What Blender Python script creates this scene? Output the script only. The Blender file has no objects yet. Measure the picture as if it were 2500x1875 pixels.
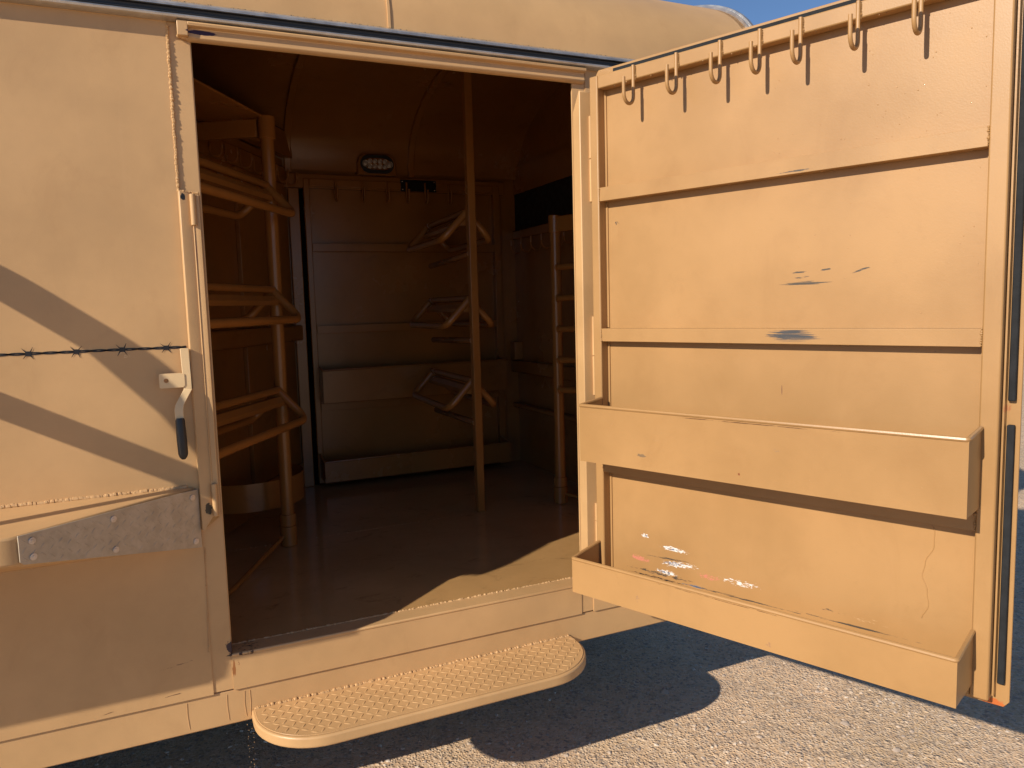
import bpy, bmesh, math, random
from mathutils import Vector, Matrix, noise
random.seed(7)
R = math.radians
sc = bpy.context.scene
col = sc.collection

# ------------------------------------------------------------------ camera
cam_d = bpy.data.cameras.new("camera"); cam = bpy.data.objects.new("camera", cam_d); col.objects.link(cam)
YAW, PIT, ROL = 0.4253, 0.1025, -0.0278
fw = Vector((math.sin(YAW)*math.cos(PIT), math.cos(YAW)*math.cos(PIT), -math.sin(PIT)))
rt = Vector((math.cos(YAW), -math.sin(YAW), 0)); up = rt.cross(fw)
r2 = rt*math.cos(ROL) + up*math.sin(ROL); u2 = -rt*math.sin(ROL) + up*math.cos(ROL)
m = Matrix((r2, u2, -fw)).transposed().to_4x4(); m.translation = Vector((-0.1157, -2.3304, 1.0068))
cam.matrix_world = m
cam_d.sensor_width = 36; cam_d.lens = 1857.8/2500*36; cam_d.clip_start = 0.02; cam_d.clip_end = 5000
sc.camera = cam

# ------------------------------------------------------------------ light
SUN_H = Vector((1.0, 0.375)).normalized(); SUN_EL = 27.3
world = bpy.data.worlds.new("World"); sc.world = world; world.use_nodes = True
wt = world.node_tree; wt.nodes.clear()
wo = wt.nodes.new('ShaderNodeOutputWorld'); bg = wt.nodes.new('ShaderNodeBackground'); sky = wt.nodes.new('ShaderNodeTexSky')
sky.sky_type = 'NISHITA'; sky.sun_disc = False; sky.sun_elevation = R(SUN_EL)
sky.sun_rotation = math.atan2(-SUN_H.x, -SUN_H.y)
sky.air_density = 1.0; sky.dust_density = 0.1; sky.ozone_density = 4.5; sky.altitude = 1800
bg.inputs['Strength'].default_value = 0.05
wt.links.new(sky.outputs[0], bg.inputs[0]); wt.links.new(bg.outputs[0], wo.inputs[0])
sun_d = bpy.data.lights.new("sun", 'SUN'); sun = bpy.data.objects.new("sun", sun_d); col.objects.link(sun)
sun_d.energy = 2.6; sun_d.angle = R(0.5); sun_d.color = (1.0, 0.90, 0.76)
sd = Vector((SUN_H.x*math.cos(R(SUN_EL)), SUN_H.y*math.cos(R(SUN_EL)), -math.sin(R(SUN_EL))))
sun.rotation_euler = sd.to_track_quat('-Z', 'Y').to_euler(); sun.location = (-8, -3, 6)
sc.view_settings.view_transform = 'Standard'; sc.view_settings.look = 'None'
sc.view_settings.exposure = 1.13; sc.view_settings.gamma = 1.0
sc.cycles.max_bounces = 8; sc.cycles.diffuse_bounces = 5; sc.cycles.use_denoising = True

# ------------------------------------------------------------------ mesh helper
class MB:
    def __init__(s): s.v = []; s.f = []
    def add(s, vs, fs):
        n = len(s.v); s.v += [Vector(v) for v in vs]; s.f += [[i+n for i in f] for f in fs]; return s
    def box(s, x0, x1, y0, y1, z0, z1):
        vs = [(x, y, z) for x in (x0, x1) for y in (y0, y1) for z in (z0, z1)]
        return s.add(vs, [(0,1,3,2),(4,6,7,5),(0,4,5,1),(2,3,7,6),(0,2,6,4),(1,5,7,3)])
    def prism(s, poly, axis, a, b):
        """poly: list of 2-d points in the two other axes (cyclic order), extruded along axis from a to b"""
        def mk(p, t):
            return {'x': (t, p[0], p[1]), 'y': (p[0], t, p[1]), 'z': (p[0], p[1], t)}[axis]
        n = len(poly); vs = [mk(p, a) for p in poly] + [mk(p, b) for p in poly]
        fs = [[i, (i+1) % n, n+(i+1) % n, n+i] for i in range(n)] + [list(range(n))[::-1], list(range(n, 2*n))]
        return s.add(vs, fs)
    def ribbon(s, prof, a, b):
        """open profile in (y,z) extruded along x, thin sheet given both sides by caller"""
        n = len(prof); vs = [(a, p[0], p[1]) for p in prof] + [(b, p[0], p[1]) for p in prof]
        return s.add(vs, [[i, i+1, n+i+1, n+i] for i in range(n-1)])
    def tube(s, pts, r, seg=14, closed=False, rfun=None):
        pts = [Vector(p) for p in pts]; n = len(pts); rings = []
        t0 = (pts[1]-pts[0]).normalized(); up_ = Vector((0,0,1)) if abs(t0.z) < .9 else Vector((1,0,0))
        nrm = t0.cross(up_).normalized(); vs = []
        for i in range(n):
            if closed: t = (pts[(i+1) % n]-pts[i-1]).normalized()
            elif i == 0: t = t0
            elif i == n-1: t = (pts[-1]-pts[-2]).normalized()
            else: t = ((pts[i+1]-pts[i]).normalized()+(pts[i]-pts[i-1]).normalized()).normalized()
            nrm = (nrm - t*nrm.dot(t)).normalized(); bn = t.cross(nrm)
            rr = rfun(i) if rfun else r
            for k in range(seg):
                a = 2*math.pi*k/seg; vs.append(pts[i] + nrm*math.cos(a)*rr + bn*math.sin(a)*rr)
        fs = []
        for i in range(n if closed else n-1):
            j = (i+1) % n
            for k in range(seg):
                fs.append((i*seg+k, i*seg+(k+1) % seg, j*seg+(k+1) % seg, j*seg+k))
        if not closed: fs += [list(range(seg))[::-1], [(n-1)*seg+k for k in range(seg)]]
        return s.add(vs, fs)
    def ell(s, c, rx, ry, rz, ax=None, nu=8, nv=5):
        c = Vector(c); vs = []; M = ax or Matrix.Identity(3)
        vs.append(c + M @ Vector((0,0,rz)))
        for i in range(1, nv):
            ph = math.pi*i/nv
            for k in range(nu):
                a = 2*math.pi*k/nu
                vs.append(c + M @ Vector((rx*math.sin(ph)*math.cos(a), ry*math.sin(ph)*math.sin(a), rz*math.cos(ph))))
        vs.append(c + M @ Vector((0,0,-rz))); fs = []
        for k in range(nu): fs.append((0, 1+k, 1+(k+1) % nu))
        for i in range(nv-2):
            for k in range(nu):
                fs.append((1+i*nu+k, 1+(i+1)*nu+k, 1+(i+1)*nu+(k+1) % nu, 1+i*nu+(k+1) % nu))
        l = len(vs)-1
        for k in range(nu): fs.append((l, 1+(nv-2)*nu+(k+1) % nu, 1+(nv-2)*nu+k))
        return s.add(vs, fs)
    def bead(s, p0, p1, r=.004, pitch=.006, jit=.3):
        p0 = Vector(p0); p1 = Vector(p1); L = (p1-p0).length; n = max(2, int(L/pitch))
        for i in range(n+1):
            p = p0.lerp(p1, i/n); q = r*(1+random.uniform(-jit, jit))
            j = Vector((random.uniform(-1,1), random.uniform(-1,1), random.uniform(-1,1)))*r*.25
            s.ell(p+j, q, q, q, nu=6, nv=4)
        return s
    def build(s, name, mat, parent=None, bevel=0, loc=None, rz=None, smooth=True, segs=2):
        me = bpy.data.meshes.new(name); me.from_pydata([tuple(v) for v in s.v], [], s.f)
        bm = bmesh.new(); bm.from_mesh(me); bmesh.ops.recalc_face_normals(bm, faces=bm.faces); bm.to_mesh(me); bm.free()
        if smooth:
            me.polygons.foreach_set('use_smooth', [True]*len(me.polygons)); me.set_sharp_from_angle(angle=R(38))
        me.materials.append(mat); o = bpy.data.objects.new(name, me); col.objects.link(o)
        if parent: o.parent = parent
        if loc is not None: o.location = loc
        if rz is not None: o.rotation_euler = (0, 0, rz)
        if bevel:
            b = o.modifiers.new('bevel', 'BEVEL'); b.width = bevel; b.segments = segs; b.limit_method = 'ANGLE'; b.angle_limit = R(40)
            b.harden_normals = False
        return o

def fillet(pts, r, n=6):
    pts = [Vector(p) for p in pts]; out = [pts[0]]
    for i in range(1, len(pts)-1):
        a, b, c = pts[i-1], pts[i], pts[i+1]; u = (a-b).normalized(); v = (c-b).normalized()
        ang = u.angle(v); t = min(r/math.tan(ang/2), (a-b).length*.45, (c-b).length*.45)
        p = b+u*t; q = b+v*t
        for k in range(n+1):
            f = k/n; out.append(p*(1-f)**2 + b*2*f*(1-f) + q*f*f)
    out.append(pts[-1]); return out

def tag(o, label=None, cat=None, group=None, kind=None):
    if label: o['label'] = label
    if cat: o['category'] = cat
    if group: o['group'] = group
    if kind: o['kind'] = kind
    return o
def empty(name, loc=(0,0,0), rz=0, parent=None):
    o = bpy.data.objects.new(name, None); col.objects.link(o); o.location = loc; o.rotation_euler = (0,0,rz)
    if parent: o.parent = parent
    return o
def split_loose(o):
    """one object for every separate piece of a mesh"""
    me = o.data; n = len(me.vertices); par = list(range(n))
    def find(a):
        while par[a] != a: par[a] = par[par[a]]; a = par[a]
        return a
    for e_ in me.edges: par[find(e_.vertices[0])] = find(e_.vertices[1])
    comps = {}
    for i in range(n): comps.setdefault(find(i), []).append(i)
    if len(comps) < 2: return [o]
    out = []; name = o.name.split('.')[0]
    for vs in comps.values():
        mp = {v: i for i, v in enumerate(vs)}
        nm = bpy.data.meshes.new(name); nm.from_pydata([me.vertices[v].co[:] for v in vs], [], [[mp[v] for v in p.vertices] for p in me.polygons if p.vertices[0] in mp])
        nm.polygons.foreach_set('use_smooth', [True]*len(nm.polygons)); nm.set_sharp_from_angle(angle=R(38)); nm.materials.append(me.materials[0])
        c = o.copy(); c.data = nm; c.name = name; col.objects.link(c); out.append(c)
    bpy.data.objects.remove(o); return out
def copy_tree(o, parent=None):
    c = o.copy(); col.objects.link(c); c.parent = parent
    for ch in [x for x in bpy.data.objects if x.parent == o]: copy_tree(ch, c)
    return c

# ------------------------------------------------------------------ materials
class NT:
    def __init__(s, name):
        s.m = bpy.data.materials.new(name); s.m.use_nodes = True; s.t = s.m.node_tree; s.n = s.t.nodes
        s.b = s.n['Principled BSDF']
    def node(s, t, **k):
        n = s.n.new(t)
        for a, v in k.items(): setattr(n, a, v)
        return n
    def link(s, a, b): s.t.links.new(a, b)
    def math(s, op, a, b=None, c=None, clamp=False):
        n = s.node('ShaderNodeMath', operation=op); n.use_clamp = clamp
        for i, x in enumerate((a, b, c)):
            if x is None: continue
            if hasattr(x, 'links'): s.link(x, n.inputs[i])
            else: n.inputs[i].default_value = x
        return n.outputs[0]
    def mix(s, f, a, b):
        n = s.node('ShaderNodeMix', data_type='RGBA')
        for i, x in ((0, f), (6, a), (7, b)):
            if hasattr(x, 'links'): s.link(x, n.inputs[i])
            else: n.inputs[i].default_value = x if i == 0 else (*x, 1)
        return n.outputs[2]
    def ramp(s, f, lo, hi, a=0., b=1.):
        n = s.node('ShaderNodeMapRange', interpolation_type='SMOOTHSTEP')
        s.link(f, n.inputs[0]); n.inputs[1].default_value = lo; n.inputs[2].default_value = hi
        n.inputs[3].default_value = a; n.inputs[4].default_value = b; return n.outputs[0]
    def noise(s, vec, scale, detail=4, rough=.55, dist=0.):
        n = s.node('ShaderNodeTexNoise'); s.link(vec, n.inputs['Vector']); n.inputs['Scale'].default_value = scale
        n.inputs['Detail'].default_value = detail; n.inputs['Roughness'].default_value = rough; n.inputs['Distortion'].default_value = dist
        return n.outputs[0]
    def map(s, vec, sc_=(1,1,1), rot=(0,0,0), loc=(0,0,0)):
        n = s.node('ShaderNodeMapping'); s.link(vec, n.inputs[0]); n.inputs['Scale'].default_value = sc_
        n.inputs['Rotation'].default_value = rot; n.inputs['Location'].default_value = loc; return n.outputs[0]

BASE = (0.39, 0.217, 0.083)
WB = (0.555, 0.338, 0.155)      # outside skin, a paler tan than the door paint
IB = (.31, .125, .029)  # same trailer tan, darkened and reddened: interior shade put into the colour
def paint(name, base=BASE, spots=(), rough=.38, peel=.12, dents=.25, dirt=0.):
    """glossy tan trailer paint; spots = (x, z, rx, rz, tilt, colour, cover, streak) wear marks in object space (x,z)"""
    t = NT(name); oc = t.node('ShaderNodeTexCoord').outputs['Object']
    n1 = t.noise(oc, 2.2, 5, .6); n2 = t.noise(oc, 38, 3, .6)
    c = t.mix(t.ramp(n1, .3, .7), tuple(x*.89 for x in base), tuple(min(1, x*1.07) for x in base))
    n3 = t.noise(t.map(oc, (1, 1, .7), (0, .3, 0), (4, 2, 7)), 6.5, 7, .68, .8)
    c = t.mix(t.ramp(n3, .50, .74, 0, .22), c, (base[0]*.72, base[1]*.66, base[2]*.6))
    c = t.mix(t.ramp(n2, .62, .8, 0, .16), c, tuple(x*.75 for x in base))
    # faint vertical run-off streaks and little grime specks that are in the paint film
    st = t.noise(t.map(oc, (30, 30, 1.2)), 1.0, 3, .6)
    c = t.mix(t.ramp(st, .58, .82, 0, .12), c, (base[0]*1.1, base[1]*1.12, base[2]*1.3))
    sp = t.noise(oc, 140, 2, .5)
    c = t.mix(t.ramp(sp, .78, .82, 0, .35), c, tuple(x*.45 for x in base))
    if dirt:
        dn = t.noise(t.map(oc, (1, 1.7, 1), (0, 0, .5)), 5.5, 10, .74, 1.2)
        c = t.mix(t.ramp(dn, .54, .72, 0, dirt), c, (.03, .018, .01))
    rg = t.ramp(n1, .25, .75, rough*.85, rough*1.2)
    bump_extra = None
    if spots:
        sx = t.node('ShaderNodeSeparateXYZ'); t.link(oc, sx.inputs[0])
        for i, (x, z, rx, rz, tilt, colr, cover, streak) in enumerate(spots):
            dx = t.math('SUBTRACT', sx.outputs[0], x); dz = t.math('SUBTRACT', sx.outputs[2], z)
            ca, sa = math.cos(tilt), math.sin(tilt)
            u = t.math('DIVIDE', t.math('ADD', t.math('MULTIPLY', dx, ca), t.math('MULTIPLY', dz, sa)), rx)
            v = t.math('DIVIDE', t.math('SUBTRACT', t.math('MULTIPLY', dz, ca), t.math('MULTIPLY', dx, sa)), rz)
            d = t.math('SQRT', t.math('ADD', t.math('MULTIPLY', u, u), t.math('MULTIPLY', v, v)))
            fall = t.ramp(d, .15, 1.0, 1., 0.)
            nn_ = t.noise(t.map(oc, (streak[0], streak[2] if len(streak) > 2 else 1, streak[1]), (0, tilt, 0), (i*3.1, i, i*1.7)), 1.0, 5, .7)
            msk = t.ramp(t.math('ADD', t.math('MULTIPLY', fall, cover), nn_), .93, .97)
            msk = t.math('MULTIPLY', msk, t.ramp(d, .9, 1.05, 1., 0.))
            c = t.mix(msk, c, colr)
    t.link(c, t.b.inputs['Base Color']); t.link(rg, t.b.inputs['Roughness'])
    bp_ = t.node('ShaderNodeBump'); bp_.inputs['Strength'].default_value = peel; bp_.inputs['Distance'].default_value = .0015
    t.link(t.noise(oc, 260, 2, .5), bp_.inputs['Height'])
    b2 = t.node('ShaderNodeBump'); b2.inputs['Strength'].default_value = dents; b2.inputs['Distance'].default_value = .012
    t.link(t.noise(oc, 3.2, 2, .4), b2.inputs['Height']); t.link(bp_.outputs[0], b2.inputs['Normal'])
    t.link(b2.outputs[0], t.b.inputs['Normal'])
    t.b.inputs['Specular IOR Level'].default_value = .5
    return t.m
def plain(name, c, rough=.5, metal=0., bump=0., bs=200, var=.15):
    t = NT(name); oc = t.node('ShaderNodeTexCoord').outputs['Object']
    n = t.noise(oc, 25, 5, .6)
    cc = t.mix(t.ramp(n, .3, .7), tuple(x*(1-var) for x in c), tuple(min(1, x*(1+var)) for x in c))
    t.link(cc, t.b.inputs['Base Color']); t.b.inputs['Metallic'].default_value = metal
    t.link(t.ramp(n, .3, .75, rough*.8, rough*1.25), t.b.inputs['Roughness'])
    if bump:
        b = t.node('ShaderNodeBump'); b.inputs['Strength'].default_value = bump; b.inputs['Distance'].default_value = .002
        t.link(t.noise(oc, bs, 3), b.inputs['Height']); t.link(b.outputs[0], t.b.inputs['Normal'])
    return t.m

BLK = (.012, .012, .014); GRY = (.075, .058, .042); WHT = (.75, .73, .70); RST = (.22, .07, .025); BLU = (.16, .18, .24); PNK = (.55, .2, .13)
M_wall = paint('tan_wall_paint', base=WB, spots=[
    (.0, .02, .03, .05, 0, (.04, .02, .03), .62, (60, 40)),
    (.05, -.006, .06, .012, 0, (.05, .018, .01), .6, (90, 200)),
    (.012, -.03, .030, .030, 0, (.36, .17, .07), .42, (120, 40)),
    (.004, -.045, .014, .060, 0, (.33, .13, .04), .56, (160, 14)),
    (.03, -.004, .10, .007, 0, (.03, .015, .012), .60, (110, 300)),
    (-.16, -.088, .06, .004, .08, (.16, .08, .04), .52, (30, 300)),
    (-.33, -.10, .05, .004, .12, (.16, .08, .04), .5, (30, 300)),
    (-.13, 0.0, .18, .012, .12, (.25, .13, .06), .4, (20, 160)),
    (-.22, .905, .05, .03, .5, (.7, .5, .28), .4, (90, 90))], rough=.42)
M_head = paint('tan_header_paint', base=WB, spots=[(.03, 1.772, .075, .012, .0, (.035, .012, .03), .75, (18, 150))])
M_sill = paint('tan_sill_paint', base=WB, spots=[(.05, 0, .09, .5, 0, (.05, .02, .012), .40, (60, 1, 120)), (.35, 0, .4, .5, 0, (.1, .05, .03), .28, (40, 1, 160)), (.9, 0, .4, .5, 0, (.2, .10, .05), .22, (40, 1, 120))])
M_floor = paint('tan_floor_paint', base=(.46, .265, .105), rough=.10, dirt=.45, peel=.03, dents=.12)
M_int = paint('tan_paint_shaded', base=IB, rough=.24, dirt=.22)
M_step = paint('tan_step_paint', base=WB, rough=.4, peel=.2)
M_doorp = paint('tan_door_paint', rough=.42, dents=.2, spots=[
    (.71, 1.046, .15, .012, 0, GRY, .52, (8, 330)), (.69, 1.078, .06, .008, .1, GRY, .48, (16, 300)), (.765, 1.081, .035, .007, .15, GRY, .54, (16, 300)), (.70, 1.063, .07, .008, .12, GRY, .46, (16, 300)), (.86, 1.076, .05, .006, .30, GRY, .54, (14, 300)),
    (.174, .224, .035, .016, 0, WHT, .50, (90, 200)), (.176, .224, .014, .009, 0, BLU, .52, (120, 200)),
    (.285, .199, .12, .018, -.03, WHT, .50, (60, 260)), (.275, .199, .08, .010, -.03, BLU, .46, (100, 260)),
    (.30, .150, .16, .024, .08, WHT, .47, (60, 260)), (.28, .150, .10, .016, .08, BLU, .45, (110, 260)), (.255, .114, .09, .018, 0, WHT, .52, (70, 260)), (.25, .114, .06, .010, 0, BLU, .48, (110, 260)),
    (.15, .140, .09, .022, -.05, PNK, .50, (70, 240)), (.41, .134, .10, .022, 0, PNK, .46, (70, 220)), (.52, .140, .16, .028, 0, WHT, .44, (60, 220)),
    (.26, .162, .24, .008, .05, GRY, .48, (16, 300)), (.24, .104, .30, .014, 0, GRY, .47, (40, 260)), (.22, .088, .26, .010, 0, BLK, .46, (30, 260)), (.36, .092, .10, .008, 0, (.10, .16, .26), .50, (40, 260)),
    (.50, .092, .42, .008, 0, GRY, .48, (14, 320)), (.86, .098, .36, .007, 0, GRY, .50, (12, 340)), (.80, .125, .10, .012, 0, GRY, .40, (30, 240)), (.9, .135, .30, .05, 0, (.53, .33, .16), .38, (8, 40)),
    (.45, 1.44, .08, .02, 0, GRY, .26, (60, 200)), (.075, 1.27, .02, .02, -.8, GRY, .42, (60, 90)), (1.05, .865, .03, .01, 0, (.25, .14, .07), .42, (80, 120)), (.645, .745, .004, .03, 0, (.2, .1, .05), .6, (200, 30)), (.62, .62, .3, .5, 0, (.30, .17, .07), .20, (90, 90)), (.24, 1.30, .03, .012, -.6, GRY, .35, (60, 60))])
M_rail = paint('tan_rail_paint', rough=.42, spots=[(.69, .903, .16, .038, 0, (.055, .055, .06), .54, (6, 330)), (.70, 1.349, .12, .006, 0, GRY, .5, (20, 200)), (.12, .9, .05, .02, 0, GRY, .25, (60, 90))])
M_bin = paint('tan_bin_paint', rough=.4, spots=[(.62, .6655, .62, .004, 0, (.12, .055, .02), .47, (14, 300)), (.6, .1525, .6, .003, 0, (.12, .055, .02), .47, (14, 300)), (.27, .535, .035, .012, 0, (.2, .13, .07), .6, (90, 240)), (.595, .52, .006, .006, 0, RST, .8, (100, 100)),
    (.70, .60, .03, .02, 0, (.3, .18, .09), .4, (80, 120)), (.27, .085, .02, .03, 0, (.3, .17, .1), .45, (120, 80)), (.55, .156, .5, .006, 0, GRY, .40, (18, 300)),
    (.70, .065, .02, .02, 0, (.33, .18, .09), .5, (120, 120))])
M_flange = paint('tan_flange_paint', spots=[(1.19, -.005, .06, .02, 0, (.45, .12, .03), .6, (60, 90)), (1.0, -.01, .12, .008, 0, RST, .45, (60, 200)), (1.20, .73, .02, .03, 0, (.33, .13, .05), .45, (200, 60))])
M_strip = paint('tan_jamb_paint', base=WB, spots=[(-.045, 1.33, .012, .02, 0, BLK, .7, (120, 90)), (-.035, .45, .02, .04, 0, (.05, .035, .02), .6, (120, 90)), (-.02, 1.18, .004, .09, 0, (.4, .16, .08), .5, (300, 20))])
M_cream = paint('cream_latch_paint', base=(.74, .53, .29), rough=.35)
M_alum = plain('aluminium_trim', (.60, .58, .56), .42, .85, 0, 60, .05)
M_tread = plain('dull_aluminium_tread', (.47, .385, .28), .48, .2, .2, 90, .14)
M_rivet = plain('zinc_rivet', (.62, .55, .48), .4, .6)
M_rubber = plain('black_rubber', (.018, .018, .02), .42, 0, .3, 300)
M_seal = plain('black_foam_seal', (.022, .023, .025), .8, 0, .8, 700, .3); M_seal.node_tree.nodes['Principled BSDF'].inputs['Specular IOR Level'].default_value = .2
M_black = plain('black_plastic', (.006, .006, .007), .35)
M_matte = plain('matte_black_gap', (.004, .0035, .003), .95); M_matte.node_tree.nodes['Principled BSDF'].inputs['Specular IOR Level'].default_value = .05
M_decal = plain('black_vinyl', (.012, .010, .012), .4)
M_chrome = plain('chrome_reflector', (.8, .78, .74), .16, 1.0)
M_lens = plain('led_lens', (.5, .45, .4), .1, .3)
M_dark = plain('black_undercoat', (.03, .028, .026), .7)
M_tyre = plain('tyre_rubber', (.02, .02, .02), .7, 0, .4, 80)
M_box = plain('recess_darkness', (.012, .006, .003), .9)  # near-black tone standing in for an unlit recess

# ------------------------------------------------------------------ ground
GZ = -.66
def ground_mat():
    t = NT('gravel_ground'); oc = t.node('ShaderNodeTexCoord').outputs['Object']
    big = t.noise(oc, .9, 6, .6); mid = t.noise(oc, 14, 6, .65)
    c = t.mix(t.ramp(big, .36, .64), (.60, .42, .25), (.74, .50, .31))
    c = t.mix(t.ramp(mid, .42, .66, 0, .55), c, (.43, .30, .20))
    v = t.node('ShaderNodeTexVoronoi'); t.link(oc, v.inputs['Vector']); v.inputs['Scale'].default_value = 95
    v2 = t.node('ShaderNodeTexVoronoi'); t.link(oc, v2.inputs['Vector']); v2.inputs['Scale'].default_value = 26
    hs = t.node('ShaderNodeSeparateColor'); t.link(v.outputs['Color'], hs.inputs[0])
    c = t.mix(t.ramp(hs.outputs[0], .25, 1.0, 0, .65), c, (.74, .58, .42))
    c = t.mix(t.ramp(hs.outputs[1], .75, 1.0, 0, .8), c, (.32, .25, .20))
    t.link(c, t.b.inputs['Base Color']); t.b.inputs['Roughness'].default_value = .92
    t.b.inputs['Specular IOR Level'].default_value = .2
    h = t.math('ADD', t.math('MULTIPLY', t.ramp(v.outputs['Distance'], 0, .6, 1, 0), .5), t.math('ADD', t.math('MULTIPLY', t.ramp(v2.outputs['Distance'], 0, .35, 1, 0), .6), t.math('MULTIPLY', mid, 1.2)))
    b = t.node('ShaderNodeBump'); b.inputs['Strength'].default_value = .9; b.inputs['Distance'].default_value = .009
    t.link(h, b.inputs['Height']); t.link(b.outputs[0], t.b.inputs['Normal']); return t.m
M_ground = ground_mat()
bm = bmesh.new()
def gh(x, y):
    return .010*noise.noise(Vector((x*1.3, y*1.3, 0))) + .006*noise.noise(Vector((x*6, y*6, 3)))
xs = [-600, -150, -40, -12, -6] + [-3+.06*i for i in range(0, 184)] + [9, 12, 20, 40, 90, 200, 600]
ys = [-600, -150, -40, -12, -7] + [-4+.06*i for i in range(0, 200)] + [9, 12, 20, 40, 90, 200, 600]
grid = [[bm.verts.new((x, y, GZ + (gh(x, y) if abs(x) < 9.1 and abs(y) < 9.1 else 0))) for x in xs] for y in ys]
for j in range(len(ys)-1):
    for i in range(len(xs)-1):
        bm.faces.new((grid[j][i], grid[j][i+1], grid[j+1][i+1], grid[j+1][i]))
me = bpy.data.meshes.new('gravel_yard'); bm.to_mesh(me); bm.free(); me.polygons.foreach_set('use_smooth', [True]*len(me.polygons))
me.materials.append(M_ground); g = bpy.data.objects.new('gravel_yard', me); col.objects.link(g); g['kind'] = 'structure'
# loose gravel
def stone_mat():
    t = NT('loose_stone'); oc = t.node('ShaderNodeTexCoord').outputs['Object']
    v = t.node('ShaderNodeTexVoronoi'); t.link(oc, v.inputs['Vector']); v.inputs['Scale'].default_value = 12
    hs = t.node('ShaderNodeSeparateColor'); t.link(v.outputs['Color'], hs.inputs[0])
    c = t.mix(hs.outputs[0], (.56, .44, .33), (.36, .29, .24)); c = t.mix(t.ramp(hs.outputs[1], .6, 1), c, (.60, .51, .42))
    t.link(c, t.b.inputs['Base Color']); t.b.inputs['Roughness'].default_value = .85; return t.m
M_stone = stone_mat()
def stone(mb, x, y, r):
    z = GZ+gh(x, y)-r*.15; a = random.uniform(0, 6.28); f = random.uniform(.45, .75)
    M = Matrix.Rotation(a, 3, 'Z'); n0 = len(mb.v)
    mb.ell((x, y, z), r, r*random.uniform(.6, .9), r*f, M, nu=7, nv=5)
    for i in range(n0, len(mb.v)):
        p = mb.v[i]; c_ = Vector((x, y, z)); mb.v[i] = c_+(p-c_)*(1+random.uniform(-.22, .18))
gm = MB()
for i in range(9000):
    u = random.random(); x = random.uniform(-.6, 5.5); y = random.uniform(-1.7, 1.6)
    stone(gm, x, y, .0026+.010*random.random()**3)
for i in range(420):
    x = random.uniform(-.4, 5); y = random.uniform(-1.6, 1.4)
    stone(gm, x, y, random.uniform(.006, .012))
tag(gm.build('loose_gravel', M_stone, smooth=False), kind='stuff')
bigs = [(1.724, .239, .022, 'pale stone lying alone in the blue shade past the rounded end of the step'),
        (2.203, -.281, .019, 'flat pale stone in the sunlit gravel below the middle of the open door'),
        (2.229, -.492, .020, 'sunlit flat stone nearest the bottom edge of the picture, right of centre'),
        (2.798, -.501, .020, 'oval stone in shade behind the lower outer corner of the open door'),
        (2.299, -.049, .012, 'small dark stone in sun close to the shadow line of the open door'),
        (1.845, -.202, .014, 'small round stone in sun between the step shadow and the open door')]

# ------------------------------------------------------------------ trailer
W = 1.194; H = 1.75; XB = -4.2; XF = 2.0
T = empty('horse_trailer', (0, 0, 0))
tag(T, 'tan painted steel horse trailer with a rounded roof and its tack room door standing open', 'trailer')

def prof(off, hw, h, z0, n=2.4, k=40):
    return [(1.065-hw*math.cos(math.pi*i/k), z0+h*max(0, 1-abs(math.cos(math.pi*i/k))**n)**(1/n)) for i in range(k+1)]
outer = prof(0, 1.065, .45, 1.85); inner = prof(0, 1.03, .44, 1.80)
# roof shell (outer skin + inner lining closed at the ends)
for nm, pr_, th, mt in (('roof', outer, .012, M_wall), ('ceiling', inner, .008, M_int)):
    b = MB(); n = len(pr_)
    low = [(1.065+(y-1.065)*(1-th/1.0), z-th) for y, z in pr_]
    b.prism(pr_ + low[::-1], 'x', XB, XF - (0 if nm == 'roof' else .03)); b.build(nm, mt, T)
# cross seams standing proud of the roof
for sx in (-.85, .565):
    b = MB(); hi = [(1.065+(y-1.065)*1.004, z+.003) for y, z in outer]
    b.prism(hi + outer[::-1], 'x', sx-.004, sx+.004); b.build('roof_seam', M_wall, T)
# roof bows inside
for sx in (-.85, -.15, .56, 1.265):
    b = MB(); lo = [(1.065+(y-1.065)*.972, z-.028) for y, z in inner]; hi = [(1.065+(y-1.065)*.99, z-.008) for y, z in inner]
    b.prism(hi + lo[::-1], 'x', sx-.018, sx+.018); b.build('roof_bow', M_int, T, bevel=.004)
# front wall with aluminium corner trim
b = MB(); b.prism(outer[1:-1] + [(2.13, 1.85), (2.13, -.11), (0.0, -.11), (0.0, 1.85)], 'x', XF-.028, XF-.001)
b.build('front_wall', M_wall, T)
for x_ in (XF-.0315, XB+.0205):
    b = MB(); b.prism([(1.065+(y-1.065)*.99, z-.004) for y, z in outer[1:-1]] + [(2.11, 1.85), (2.11, 0), (0.02, 0), (0.02, 1.85)], 'x', x_, x_+.003); b.build('end_lining', M_int, T)
for off, w_, pr_ in ((.004, .010, .006), (.018, .006, .010)):
    b = MB(); hi = [(1.065+(y-1.065)*(1+pr_), z+pr_*1.4) for y, z in outer]; lo = [(1.065+(y-1.065)*.985, z-.012) for y, z in outer]
    b.prism(hi + lo[::-1], 'x', XF+off-.006, XF+off+w_); b.build('corner_trim', M_alum, T)
b = MB(); b.prism(outer[1:-1] + [(2.13, 1.85), (2.13, -.11), (0.0, -.11), (0.0, 1.85)], 'x', XB, XB+.02); b.build('rear_wall', M_wall, T)

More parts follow.
